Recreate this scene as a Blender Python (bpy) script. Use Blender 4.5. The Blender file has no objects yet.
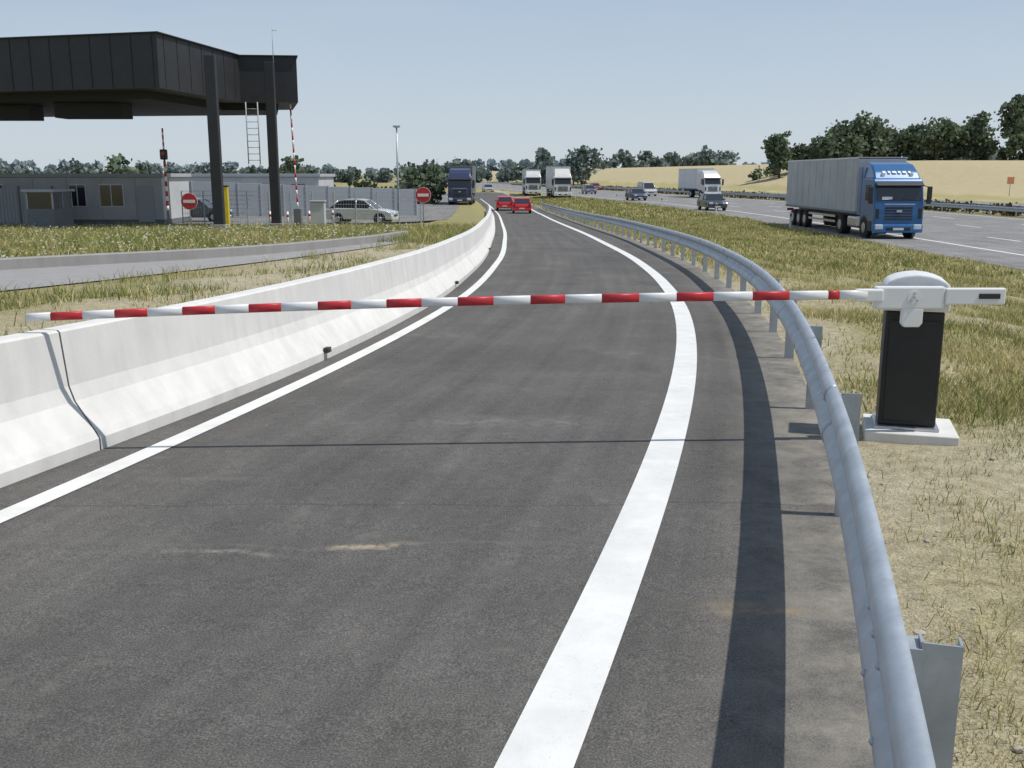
import bpy, bmesh, math, random
import numpy as np
from mathutils import Vector, Matrix
random.seed(7); rng=np.random.default_rng(7)
sc=bpy.context.scene
# ------------------------------------------------------------------ helpers
def hermite(pts):
    p=sorted(pts); x=np.array([a for a,b in p],float); y=np.array([b for a,b in p],float)
    d=np.diff(y)/np.diff(x); m=np.zeros(len(x)); m[0]=d[0]; m[-1]=d[-1]
    h=np.diff(x)
    m[1:-1]=(d[:-1]*h[1:]+d[1:]*h[:-1])/(h[1:]+h[:-1])
    def f(q):
        q=np.asarray(q,float); qc=np.clip(q,x[0],x[-1])
        i=np.clip(np.searchsorted(x,qc,side='right')-1,0,len(x)-2)
        t=(qc-x[i])/h[i]; t2=t*t; t3=t2*t
        r=(2*t3-3*t2+1)*y[i]+(t3-2*t2+t)*h[i]*m[i]+(-2*t3+3*t2)*y[i+1]+(t3-t2)*h[i]*m[i+1]
        return r+np.where(q<x[0],(q-x[0])*m[0],0)+np.where(q>x[-1],(q-x[-1])*m[-1],0)
    return f
def ss(x,a,b):
    t=np.clip((np.asarray(x,float)-a)/(b-a),0,1); return t*t*(3-2*t)
# plan of the road: x as function of y (metres)
Rl=hermite([(-8,-2.9),(0,-.68),(2.64,.065),(6.12,.95),(8.93,1.56),(14.6,2.48),(19.3,2.92),(25,3.2),(37.5,3.28),(62,3.0),(112,2.0),(180,-3)])
Ll=hermite([(-8,-6.3),(0,-3.95),(4.96,-2.67),(6.33,-2.37),(8.8,-1.88),(14.4,-1.04),(25.5,-.36),(38.4,-.27),(62,-.6),(99,-1.5),(180,-7)])
Bb=hermite([(-8,-6.7),(0,-4.35),(5.46,-2.95),(8.24,-2.27),(14.4,-1.33),(22,-.85),(38.4,-.72),(62,-1.05),(99,-2.0),(180,-7.6)])
Gr=hermite([(-8,-1.85),(0,.275),(1.49,.733),(2.45,1.01),(3.75,1.365),(5.5,1.80),(8.63,2.50),(12.8,3.25),(19.4,4.0),(34,4.55),(55,4.4),(110,3.3),(180,-1.6)])
Eh=hermite([(-60,17),(40,17),(70,17),(90,16.2),(115,13.6),(150,8.3),(180,3.5),(400,-34),(1500,-220)])
zr=hermite([(-20,.4),(0,0),(40,-.8),(85,-1.7),(104,-1.96),(125,-1.9),(180,-1.45),(260,-1.45),(3000,-1.45)])
zl=hermite([(-20,.6),(0,.17),(35,-.5),(52,-1.1),(62,-1.25),(100,-1.4),(180,-1.45),(260,-1.45),(3000,-1.45)])
f1=hermite([(8,-12.6),(14.6,-8.1),(20.6,-5.75),(29,-3.7),(40,-3.0)]); f2=hermite([(8,-18),(14.6,-12.8),(19.4,-9.9),(23.1,-6.9),(29.5,-4.6),(40,-3.7)])
ZH=-1.45
def H(x,y):
    x=np.asarray(x,float); y=np.asarray(y,float)
    b=Bb(y); g=Gr(y); e=Eh(y)
    a0=g+.6; a1=np.maximum(e-1.5,a0+.5)
    r=ss((x-a0)/(a1-a0),0,1)
    z=zr(y)*(1-r)+ZH*r
    l=ss(b-.35-x,0,1.2)
    z=z*(1-l)+zl(y)*l
    s=x-e-42
    z=z+ss(s,0,40)*6.0*ss(y,70,210)
    z=z+ss(-x,60,200)*2.0*ss(y,80,250)
    nz=.05*np.sin(x*1.7+y*.6)*np.sin(y*1.1-x*.4)+.03*np.sin(x*3.1-y*2.3)
    q1=f1(np.clip(y,0,40)); q2=f2(np.clip(y,0,40))
    inv=((x>g+.5)&(x<e-1))|((x<b-1.0)&(y<50)&~((x>q2-.8)&(x<q1+.8)))
    return z+np.where(inv,nz,0)
def link(ob,parent=None):
    sc.collection.objects.link(ob)
    if parent: ob.parent=parent
    return ob
def empty(name,loc=(0,0,0),rz=0):
    e=bpy.data.objects.new(name,None); e.empty_display_size=.2
    e.location=loc; e.rotation_euler=(0,0,rz); sc.collection.objects.link(e); return e
def mesh_np(name,V,F,mat=None,parent=None,smooth=False,col=None,uv=None):
    me=bpy.data.meshes.new(name)
    V=np.asarray(V,np.float32)
    if isinstance(F,np.ndarray):
        n,k=F.shape
        me.vertices.add(len(V)); me.vertices.foreach_set('co',V.ravel())
        me.loops.add(n*k); me.loops.foreach_set('vertex_index',F.astype(np.int32).ravel())
        me.polygons.add(n); me.polygons.foreach_set('loop_start',np.arange(0,n*k,k,dtype=np.int32))
        me.update(calc_edges=True)
    else:
        me.from_pydata([tuple(map(float,v)) for v in V],[],F)
    if col is not None:
        a=me.color_attributes.new('Col','FLOAT_COLOR','POINT')
        c=np.ones((len(V),4),np.float32); c[:,:3]=col; a.data.foreach_set('color',c.ravel())
    if uv is not None:
        l=me.uv_layers.new(name='UVMap'); vi=np.zeros(len(me.loops),np.int32); me.loops.foreach_get('vertex_index',vi)
        l.data.foreach_set('uv',np.asarray(uv,np.float32)[vi].ravel())
    me.validate()
    if smooth: me.polygons.foreach_set('use_smooth',[True]*len(me.polygons))
    ob=bpy.data.objects.new(name,me)
    if mat: me.materials.append(mat)
    return link(ob,parent)
def bmob(name,bm,mat,parent=None,smooth=False,bevel=0,seg=2):
    if bevel>0: bmesh.ops.bevel(bm,geom=bm.edges[:],offset=bevel,segments=seg,affect='EDGES',profile=.5,clamp_overlap=True)
    bmesh.ops.recalc_face_normals(bm,faces=bm.faces[:])
    me=bpy.data.meshes.new(name); bm.to_mesh(me); bm.free()
    if smooth:
        for p in me.polygons: p.use_smooth=True
    me.materials.append(mat)
    return link(bpy.data.objects.new(name,me),parent)
def box(name,size,loc,mat,parent=None,bevel=0,rot=None,seg=2):
    bm=bmesh.new(); bmesh.ops.create_cube(bm,size=1)
    bmesh.ops.scale(bm,vec=size,verts=bm.verts)
    ob=bmob(name,bm,mat,parent,False,bevel,seg); ob.location=loc
    if rot: ob.rotation_euler=rot
    return ob
def tube(name,p0,p1,r0,r1,mat,parent=None,n=12,smooth=True):
    p0=Vector(p0);p1=Vector(p1); bm=bmesh.new()
    bmesh.ops.create_cone(bm,cap_ends=True,segments=n,radius1=r0,radius2=r1,depth=(p1-p0).length)
    ob=bmob(name,bm,mat,parent)
    for p in ob.data.polygons: p.use_smooth=smooth and len(p.vertices)==4
    ob.location=(p0+p1)/2; ob.rotation_mode='QUATERNION'
    ob.rotation_quaternion=(p1-p0).to_track_quat('Z','Y'); return ob
def prism(name,prof,w,mat,parent=None,axis='X',bevel=0,loc=(0,0,0),taper=None,seg=2):
    bm=bmesh.new(); A=[];B=[]
    for a,b in prof:
        k=1 if taper is None else taper(a,b)
        if axis=='X': A.append(bm.verts.new((-w/2*k,a,b)));B.append(bm.verts.new((w/2*k,a,b)))
        else: A.append(bm.verts.new((a,-w/2*k,b)));B.append(bm.verts.new((a,w/2*k,b)))
    n=len(prof); bm.faces.new(A); bm.faces.new(B[::-1])
    for i in range(n): bm.faces.new((A[i],B[i],B[(i+1)%n],A[(i+1)%n]))
    bmesh.ops.recalc_face_normals(bm,faces=bm.faces[:])
    ob=bmob(name,bm,mat,parent,False,bevel,seg); ob.location=loc; return ob
def sweep(name,P,prof,mat,parent=None,closed=False,smooth=False,caps=False):
    P=np.asarray(P,float); T=np.gradient(P[:,:2],axis=0); T/=np.linalg.norm(T,axis=1)[:,None]
    N=np.stack([-T[:,1],T[:,0]],1); k=len(prof); V=[]
    for i in range(len(P)):
        for d,z in prof: V.append((P[i,0]+N[i,0]*d,P[i,1]+N[i,1]*d,P[i,2]+z))
    F=[]; m=k if closed else k-1
    for i in range(len(P)-1):
        for j in range(m):
            a=i*k+j;b=i*k+(j+1)%k; F.append((a,b,b+k,a+k))
    if caps: F.append(tuple(range(k))[::-1]); F.append(tuple((len(P)-1)*k+j for j in range(k)))
    return mesh_np(name,V,F,mat,parent,smooth)
def ribbon(name,fL,fR,ys,zf,mat,nx=1,dz=0,ref=None,parent=None):
    ys=np.asarray(ys,float); V=[];UV=[]
    L=fL(ys);R=fR(ys)
    for i,y in enumerate(ys):
        for j in range(nx+1):
            x=L[i]+(R[i]-L[i])*j/nx
            V.append((x,y,0)); UV.append((x-(ref(y) if ref else 0),y))
    V=np.array(V); V[:,2]=zf(V[:,0],V[:,1])+dz
    F=[]
    for i in range(len(ys)-1):
        for j in range(nx):
            a=i*(nx+1)+j; F.append((a,a+1,a+nx+2,a+nx+1))
    return mesh_np(name,V,np.array(F),mat,parent,False,uv=UV)
# ------------------------------------------------------------------ materials
def nodes(name):
    m=bpy.data.materials.new(name); m.use_nodes=True; nt=m.node_tree
    return m,nt,nt.nodes,nt.links,nt.nodes['Principled BSDF']
def mixc(N,L,fac,a,b,mode='MIX'):
    n=N.new('ShaderNodeMix'); n.data_type='RGBA'; n.blend_type=mode
    for s,v in ((n.inputs[0],fac),(n.inputs[6],a),(n.inputs[7],b)):
        if hasattr(v,'is_linked') or hasattr(v,'links'): L.new(v,s)
        else: s.default_value=(*v,1) if isinstance(v,tuple) and len(v)==3 else v
    return n.outputs[2]
def noise(N,L,scale,detail=4,rough=.6,vec=None,dim=None):
    n=N.new('ShaderNodeTexNoise'); n.inputs['Scale'].default_value=scale; n.inputs['Detail'].default_value=detail
    n.inputs['Roughness'].default_value=rough
    if vec is not None: L.new(vec,n.inputs['Vector'])
    return n.outputs['Fac']
def ramp(N,L,src,stops):
    r=N.new('ShaderNodeValToRGB'); L.new(src,r.inputs[0]); e=r.color_ramp.elements
    while len(e)<len(stops): e.new(.5)
    for i,(p,c) in enumerate(stops):
        e[i].position=p; e[i].color=(c,c,c,1) if isinstance(c,(int,float)) else (*c,1)
    return r.outputs[0]
def mth(N,L,op,a,b,clamp=False):
    q=N.new('ShaderNodeMath'); q.operation=op; q.use_clamp=clamp
    for s,v in ((q.inputs[0],a),(q.inputs[1],b)):
        if isinstance(v,(int,float)): s.default_value=v
        else: L.new(v,s)
    return q.outputs[0]
def mapv(N,L,src,scale):
    m=N.new('ShaderNodeMapping'); m.inputs['Scale'].default_value=scale; L.new(src,m.inputs[0]); return m.outputs[0]
def bump(N,L,h,strength,dist,P):
    b=N.new('ShaderNodeBump'); b.inputs['Strength'].default_value=strength; b.inputs['Distance'].default_value=dist
    L.new(h,b.inputs['Height']); L.new(b.outputs[0],P.inputs['Normal'])
def M(name,col,rough=.55,metal=0,var=.15,scale=4,bmp=0,bscale=60,spec=.5,coat=0,geo=False):
    m,nt,N,L,P=nodes(name)
    tc=N.new('ShaderNodeTexCoord'); v=tc.outputs['Object']
    if geo: v=N.new('ShaderNodeNewGeometry').outputs['Position']
    f=noise(N,L,scale,5,.65,v)
    lo=tuple(max(0,c*(1-var)) for c in col); hi=tuple(min(1,c*(1+var)) for c in col)
    c=ramp(N,L,f,[(.3,lo),(.7,hi)]); L.new(c,P.inputs['Base Color'])
    P.inputs['Roughness'].default_value=rough; P.inputs['Metallic'].default_value=metal
    P.inputs['Specular IOR Level'].default_value=spec
    if coat: P.inputs['Coat Weight'].default_value=coat; P.inputs['Coat Roughness'].default_value=.1
    if bmp: bump(N,L,noise(N,L,bscale,4,.6,v),bmp,.01,P)
    return m
def MV(name,rough=.8,trans=.25):
    m,nt,N,L,P=nodes(name)
    a=N.new('ShaderNodeAttribute'); a.attribute_name='Col'
    dd=N.new('ShaderNodeBsdfDiffuse'); L.new(a.outputs['Color'],dd.inputs[0])
    t=N.new('ShaderNodeBsdfTranslucent'); L.new(a.outputs['Color'],t.inputs[0])
    x=N.new('ShaderNodeMixShader'); x.inputs[0].default_value=trans
    L.new(dd.outputs[0],x.inputs[1]); L.new(t.outputs[0],x.inputs[2])
    L.new(x.outputs[0],N['Material Output'].inputs[0]); N.remove(P)
    return m
def asphalt(name,base=(.100,.0945,.087),ramp_road=True):
    m,nt,N,L,P=nodes(name)
    pos=N.new('ShaderNodeNewGeometry').outputs['Position']
    uv=N.new('ShaderNodeUVMap').outputs[0]
    big=noise(N,L,.55,6,.65,pos)
    c=ramp(N,L,big,[(.3,tuple(.80*b for b in base)),(.7,tuple(1.22*b for b in base))])
    st=noise(N,L,1,4,.6,mapv(N,L,uv,(4.0,.10,1)))
    c=mixc(N,L,.45,c,ramp(N,L,st,[(.3,.62),(.7,1.38)]),'MULTIPLY')
    md=noise(N,L,14,5,.75,pos)
    c=mixc(N,L,.8,c,ramp(N,L,md,[(.3,.82),(.7,1.2)]),'MULTIPLY')
    sp=noise(N,L,130,3,.75,pos)
    c=mixc(N,L,1,c,ramp(N,L,sp,[(.33,.5),(.5,.95),(.66,1.75)]),'MULTIPLY')
    if ramp_road:
        sep=N.new('ShaderNodeSeparateXYZ'); L.new(uv,sep.inputs[0])
        mr=N.new('ShaderNodeMapRange'); mr.inputs[1].default_value=-.62; mr.inputs[2].default_value=.1
        L.new(sep.outputs[0],mr.inputs[0])
        dn=noise(N,L,3.2,7,.75,pos)
        a=mth(N,L,'MULTIPLY',mr.outputs[0],ramp(N,L,dn,[(.36,.15),(.62,1)]))
        c=mixc(N,L,a,c,(.29,.265,.22))
        sy=N.new('ShaderNodeSeparateXYZ'); L.new(pos,sy.inputs[0])
        def band(src,c0,w):
            b=mth(N,L,'ABSOLUTE',mth(N,L,'SUBTRACT',src,c0),0)
            r=N.new('ShaderNodeMapRange'); r.inputs[1].default_value=w; r.inputs[2].default_value=0; L.new(b,r.inputs[0]); return r.outputs[0]
        wob=mth(N,L,'ADD',sy.outputs[1],mth(N,L,'MULTIPLY',noise(N,L,1.2,3,.5,pos),.35))
        for y0,w,x0,xw,k,colr in ((4.72,.05,-.72,.28,1.5,(.36,.30,.21)),(4.60,.04,-1.35,.40,.9,(.28,.26,.23)),(4.70,.03,-.7,1.3,.55,(.22,.20,.17)),(7.35,.30,-.2,1.4,.7,(.19,.185,.17)),(3.95,.09,1.0,.30,1.0,(.28,.22,.13)),(9.4,.35,.3,1.4,.35,(.18,.175,.16)),(5.9,.05,-1.9,.5,.5,(.22,.21,.18))):
            q=mth(N,L,'MULTIPLY',band(wob,y0,w),band(sy.outputs[0],x0,xw))
            q=mth(N,L,'MULTIPLY',q,ramp(N,L,noise(N,L,11,6,.8,pos),[(.42,.12*k if k<1 else 0),(.62,1)]))
            q=mth(N,L,'MULTIPLY',q,k*1.3,True)
            c=mixc(N,L,q,c,colr)
        c=mixc(N,L,ramp(N,L,mth(N,L,'MULTIPLY',noise(N,L,5.5,3,.6,pos),noise(N,L,1.1,3,.5,pos)),[(.355,0),(.42,.28)]),c,(.20,.185,.155))
        # damp / sealed darker patches
        c=mixc(N,L,ramp(N,L,noise(N,L,.9,4,.6,mapv(N,L,pos,(1,.6,1))),[(.56,0),(.68,.30)]),c,(.045,.044,.043))
        q=mth(N,L,'MULTIPLY',band(wob,5.35,.012),.5); c=mixc(N,L,q,c,(.03,.03,.03))
    L.new(c,P.inputs['Base Color']); P.inputs['Roughness'].default_value=.85
    P.inputs['Specular IOR Level'].default_value=.3
    bump(N,L,sp,.7,.006,P)
    return m
def paint_line(name):
    m,nt,N,L,P=nodes(name)
    pos=N.new('ShaderNodeNewGeometry').outputs['Position']
    c=ramp(N,L,noise(N,L,3,6,.7,pos),[(.3,(.60,.595,.57)),(.65,(.74,.735,.71))])
    c=mixc(N,L,ramp(N,L,noise(N,L,60,4,.75,pos),[(.62,0),(.76,.7)]),c,(.25,.24,.22))
    L.new(c,P.inputs['Base Color']); P.inputs['Roughness'].default_value=.65
    bump(N,L,noise(N,L,150,2,.6,pos),.3,.004,P); return m
def terrain_mat():
    m,nt,N,L,P=nodes('ground_soil_and_grass')
    pos=N.new('ShaderNodeNewGeometry').outputs['Position']
    a=N.new('ShaderNodeAttribute'); a.attribute_name='Col'
    n1=noise(N,L,.9,7,.7,pos); n2=noise(N,L,9,6,.75,pos); n3=noise(N,L,70,3,.7,pos)
    c=mixc(N,L,ramp(N,L,n1,[(.38,0),(.62,.5)]),a.outputs['Color'],(.36,.30,.19))
    c=mixc(N,L,1.0,c,ramp(N,L,n2,[(.3,.68),(.7,1.32)]),'MULTIPLY')
    c=mixc(N,L,1.0,c,ramp(N,L,n3,[(.3,.65),(.7,1.4)]),'MULTIPLY')
    L.new(c,P.inputs['Base Color']); P.inputs['Roughness'].default_value=.95; P.inputs['Specular IOR Level'].default_value=.1
    bump(N,L,mth(N,L,'ADD',n2,n3),.7,.04,P); return m
def concrete(name,base=(.66,.65,.62)):
    m,nt,N,L,P=nodes(name)
    pos=N.new('ShaderNodeNewGeometry').outputs['Position']
    c=ramp(N,L,noise(N,L,1.5,7,.65,pos),[(.3,tuple(.90*b for b in base)),(.7,tuple(min(.82,1.04*b) for b in base))])
    st=noise(N,L,1,5,.6,mapv(N,L,pos,(6,6,.5)))
    c=mixc(N,L,.3,c,ramp(N,L,st,[(.35,.78),(.6,1.08)]),'MULTIPLY')
    pit=noise(N,L,90,3,.7,pos)
    c=mixc(N,L,ramp(N,L,pit,[(.66,0),(.78,.35)]),c,(.28,.26,.23))
    L.new(c,P.inputs['Base Color']); P.inputs['Roughness'].default_value=.85
    bump(N,L,pit,.25,.006,P); return m
def galv(name,base=(.42,.46,.50)):
    m,nt,N,L,P=nodes(name)
    pos=N.new('ShaderNodeNewGeometry').outputs['Position']
    c=ramp(N,L,noise(N,L,5,6,.7,pos),[(.3,tuple(.8*b for b in base)),(.7,tuple(1.15*b for b in base))])
    c=mixc(N,L,ramp(N,L,noise(N,L,45,4,.7,pos),[(.6,0),(.75,.4)]),c,tuple(.62*b for b in base))
    L.new(c,P.inputs['Base Color']); P.inputs['Metallic'].default_value=.5
    r=ramp(N,L,noise(N,L,8,4,.6,pos),[(.3,.38),(.7,.58)]); L.new(r,P.inputs['Roughness']); return m
m_asph=asphalt('ramp_asphalt'); m_hasph=asphalt('highway_asphalt',(.20,.195,.188),False); m_pasph=asphalt('plaza_asphalt',(.18,.175,.165),False)
m_line=paint_line('white_road_paint'); m_conc=concrete('white_concrete'); m_concg=concrete('weathered_concrete',(.29,.28,.27))
m_galv=galv('galvanised_steel'); m_ter=terrain_mat(); m_veg=MV('grass_blades',.8,.25); m_leaf=MV('leaves',.75,.28)
m_black=M('black_cladding',(.022,.023,.026),.6,0,.2,1.5); m_soffit=M('dark_soffit',(.012,.012,.014),.7)
m_dark=M('dark_joint',(.05,.048,.045),.9); m_rub=M('tyre_rubber',(.02,.02,.02),.85)
m_body=M('anthracite_cabinet',(.014,.014,.016),.5,0,.25,6,.1,200); m_white=M('white_lacquer',(.72,.72,.71),.35,0,.05,5,0,spec=.5)
m_red=M('red_reflective',(.48,.026,.032),.45,0,.15,9); m_glass=M('dark_glass',(.02,.025,.03),.08,0,.1,2,spec=.8)
m_chrome=M('light_metal',(.5,.5,.52),.3,.8); m_grayp=M('grey_panel',(.40,.42,.44),.6,0,.08,.6); m_grayd=M('dark_grey_panel',(.16,.17,.18),.6)
m_wallw=M('pale_wall',(.50,.51,.51),.7,0,.10,.8); m_yel=M('yellow_paint',(.65,.50,.03),.5); m_blk=M('black_plastic',(.02,.02,.022),.5)
m_bark=M('bark',(.09,.07,.05),.9,0,.3,8); m_lampw=M('headlamp',(.6,.62,.65),.1,0,.1,5,spec=.8); m_tail=M('tail_lamp',(.35,.01,.01),.2)
m_trail=M('trailer_side',(.38,.40,.44),.55,0,.14,.5); m_trailw=M('trailer_white',(.62,.62,.62),.45,0,.05,.7)
# ------------------------------------------------------------------ camera
cam=bpy.data.cameras.new('camera'); co=bpy.data.objects.new('camera',cam); link(co)
co.location=(0,0,1.65); co.rotation_euler=(math.radians(90-11.8),0,0)
cam.sensor_width=36; cam.lens=36*1000/1024; cam.clip_end=6000; cam.clip_start=.05; sc.camera=co
# ------------------------------------------------------------------ light
ELEV=61; AZ=99   # azimuth clockwise from +Y
w=bpy.data.worlds.new('World'); sc.world=w; w.use_nodes=True; nt=w.node_tree; N=nt.nodes; L=nt.links
sky=N.new('ShaderNodeTexSky'); sky.sky_type='NISHITA'; sky.sun_disc=False
sky.sun_elevation=math.radians(ELEV); sky.sun_rotation=math.radians(AZ); sky.altitude=100; sky.air_density=1.0; sky.dust_density=1.2; sky.ozone_density=2.0
tc=N.new('ShaderNodeTexCoord'); sx=N.new('ShaderNodeSeparateXYZ'); L.new(tc.outputs['Generated'],sx.inputs[0])
hz=ramp(N,L,sx.outputs[2],[(0,(.62,.69,.745)),(.05,(.575,.66,.745)),(.17,(.435,.55,.695)),(.5,(.33,.42,.57)),(1,(.24,.34,.52))])
veil=noise(N,L,1,4,.6,mapv(N,L,tc.outputs['Generated'],(2,2,9)))
hz=mixc(N,L,ramp(N,L,veil,[(.45,0),(.75,.22)]),hz,(.64,.69,.74))
sc10=N.new('ShaderNodeVectorMath'); sc10.operation='SCALE'; L.new(hz,sc10.inputs[0]); sc10.inputs['Scale'].default_value=10.0
mx=mixc(N,L,.87,sky.outputs[0],sc10.outputs[0])   # thin summer haze over the clear sky
L.new(mx,N['Background'].inputs[0]); N['Background'].inputs[1].default_value=.10
sun=bpy.data.lights.new('sun','SUN'); so=bpy.data.objects.new('sun',sun); link(so)
sun.energy=3.9; sun.angle=math.radians(.6); sun.color=(1,.96,.90)
e=math.radians(ELEV); a=math.radians(AZ)
d=Vector((math.sin(a)*math.cos(e),math.cos(a)*math.cos(e),math.sin(e)))
so.rotation_euler=d.to_track_quat('Z','Y').to_euler(); so.location=(30,0,60)
sc.view_settings.view_transform='Standard'; sc.view_settings.look='None'; sc.view_settings.exposure=0
# ------------------------------------------------------------------ terrain
def geo(a,b,n,p=1.0): return a+(b-a)*(np.linspace(0,1,n)**p)
X=np.unique(np.round(np.concatenate([-geo(30,2500,40,2.5)[::-1],np.arange(-30,-12,1.5),np.arange(-12,18,.5),np.arange(18,80,2),geo(80,2500,45,2.3)]),3))
Y=np.unique(np.round(np.concatenate([np.arange(-14,45,.6),np.arange(45,200,3),np.arange(200,400,10),geo(400,4500,28,1.8)]),3))
XX,YY=np.meshgrid(X,Y); Z=H(XX,YY)
b_=Bb(YY);g_=Gr(YY);e_=Eh(YY)
onr=(XX>b_-.25)&(XX<g_-.1)&(YY<185); onh=((XX>e_+1)&(XX<e_+19))|((XX>e_+24)&(XX<e_+41))
onp=(XX<b_-4)&(XX>-68)&(YY>57)&(YY<185)
Z=Z-np.where(onr|onh|onp,.12,0)-.01
C=np.zeros(XX.shape+(3,))
grass=np.array([.18,.185,.06]); dry=np.array([.36,.31,.155]); sand=np.array([.46,.41,.30]); wheat=np.array([.44,.375,.225])
def patch(x,y):
    v=np.sin(x*.83+1.3*np.sin(y*.41)+.7)*np.sin(y*.57+x*.31)+.6*np.sin(x*1.9-y*.77+1.1*np.sin(x*.5))*np.sin(y*1.37+.4)
    return ss(v,.0,.7)
pn=patch(XX,YY)
C[:]=dry*.65+grass*.35
far=ss(YY,9,30)[...,None]; C=C*(1-far)+(grass*.6+dry*.4)*far
nr=(np.exp(-np.maximum(XX-g_,0)/.7)*(XX>g_-.5))[...,None]; C=C*(1-nr)+sand*nr
nearr=(ss(34-YY,0,26)*(XX>g_))[...,None]*.75*pn[...,None]; C=C*(1-nearr)+sand*nearr
lf=(XX<b_)
ls=(ss(XX-(b_-5.5),0,2)*lf*(YY<40))[...,None]; C=C*(1-ls*.85)+sand*ls*.85
wf=ss(XX-e_-43,0,3)[...,None]; C=C*(1-wf)+wheat*wf
band=((XX-e_>46)&(XX-e_<52))[...,None]; C=np.where(band,grass*.6+dry*.6,C)
nx,ny=len(X),len(Y)
idx=np.arange(nx*ny).reshape(ny,nx)
F=np.stack([idx[:-1,:-1],idx[:-1,1:],idx[1:,1:],idx[1:,:-1]],-1).reshape(-1,4)
mesh_np('ground',np.stack([XX,YY,Z],-1).reshape(-1,3),F,m_ter,smooth=True,col=C.reshape(-1,3))
# ------------------------------------------------------------------ roads
ysr=np.concatenate([np.arange(-12,60,.4),np.arange(60,186,2)])
zramp=lambda x,y: zr(y)
ribbon('slip_road',lambda y:Bb(y)-.3,lambda y:Gr(y)+.10,ysr,zramp,m_asph,12,0,Gr)
def slope(f,y): return np.sqrt(1+((f(y+.1)-f(y-.1))/.2)**2)
for nm,f,wd in (('road_edge_marking',Rl,.225),('road_edge_marking',Ll,.15)):
    yy=ysr[ysr<150]
    ribbon(nm,lambda y:f(y)-wd/2*slope(f,y),lambda y:f(y)+wd/2*slope(f,y),yy,zramp,m_line,1,.005)
ysh=np.concatenate([np.arange(-40,200,3),np.arange(200,900,15)])
zflat=lambda x,y: np.full(np.shape(y),ZH)
ribbon('highway',lambda y:Eh(y),lambda y:Eh(y)+20.4,ysh,zflat,m_hasph,4,.0,Eh)
ribbon('highway',lambda y:Eh(y)+23.4,lambda y:Eh(y)+42,ysh,zflat,m_hasph,4,.0,Eh)
hm=empty('highway_lane_markings')
for o,wd in ((3.2,.22),(19.6,.22),(24.4,.22),(38.5,.22)):
    ribbon('edge_line',lambda y:Eh(y)+o-wd/2,lambda y:Eh(y)+o+wd/2,ysh,zflat,m_line,1,.006,parent=hm)
V=[];Fq=[]
for o in (7.2,11.2,15.4,28.5,32.5):
    for y in np.arange(-30,420,13):
        a_=len(V); e0=float(Eh(y));e1=float(Eh(y+3.5))
        V+=[(e0+o-.09,y,ZH+.006),(e0+o+.09,y,ZH+.006),(e1+o+.09,y+3.5,ZH+.006),(e1+o-.09,y+3.5,ZH+.006)]; Fq.append((a_,a_+1,a_+2,a_+3))
mesh_np('dashes',V,Fq,m_line,hm)
ysp=np.concatenate([np.arange(56,186,2)])
ribbon('toll_plaza_pavement',lambda y:np.full(np.shape(y),-70.),lambda y:Bb(y)-3.2-ss(70-np.asarray(y),0,14)*8,ysp,lambda x,y:zl(y),m_pasph,10,.01)
ysk=np.arange(6,36,.4)
Pk=[(float(f2(y)),y,float(zl(y))-.06) for y in np.arange(4,37,.5)]
ribbon('service_path',lambda y:f2(y)+.1,lambda y:f1(y),ysk,lambda x,y:zl(y),m_concg,6,.012)
sweep('kerb',Pk,[(-.12,0),(-.12,.27),(-.10,.29),(.10,.29),(.12,.27),(.12,0)],m_concg,None,True,False,True)
# ------------------------------------------------------------------ concrete safety barrier
bar=empty('concrete_safety_barrier')
prof=[(0,-.05),(0,.08),(.03,.13),(.165,.32),(.20,.42),(.235,.775),(.25,.79),(.385,.79),(.40,.775),(.435,.42),(.47,.32),(.60,.13),(.62,.08),(.62,-.05)]
joints=[-8,6.38,22.4,38.4,54,70,86,98]
for i in range(len(joints)-1):
    ya,yb=joints[i]+.008,joints[i+1]-.008
    yy=np.linspace(ya,yb,max(8,int((yb-ya)/.5)))
    sweep('segment',[(float(Bb(y)),y,float(zr(y))) for y in yy],prof,m_conc,bar,True,False,True)
for j in joints[1:-1]:
    yy=np.array([j-.0075,j,j+.0075])
    sweep('joint_filler',[(float(Bb(y)),y,float(zr(y))) for y in yy],[(d_+(.006 if d_<.3 else -.006),z_-(.006 if z_>.7 else 0)) for d_,z_ in prof],m_dark,bar,True)
for y in (10.1,18.2,30.0):
    x=float(Bb(y)); sl=math.atan2(float(Bb(y+.2)-Bb(y-.2)),.4)
    box('drain_slot',(.05,.10,.05),(x+.022,y,float(zr(y))+.10),m_dark,bar,rot=(0,0,-sl))
    box('drain_insert',(.02,.04,.03),(x+.045,y-.015,float(zr(y))+.10),m_bark,bar,rot=(0,0,-sl))
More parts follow.
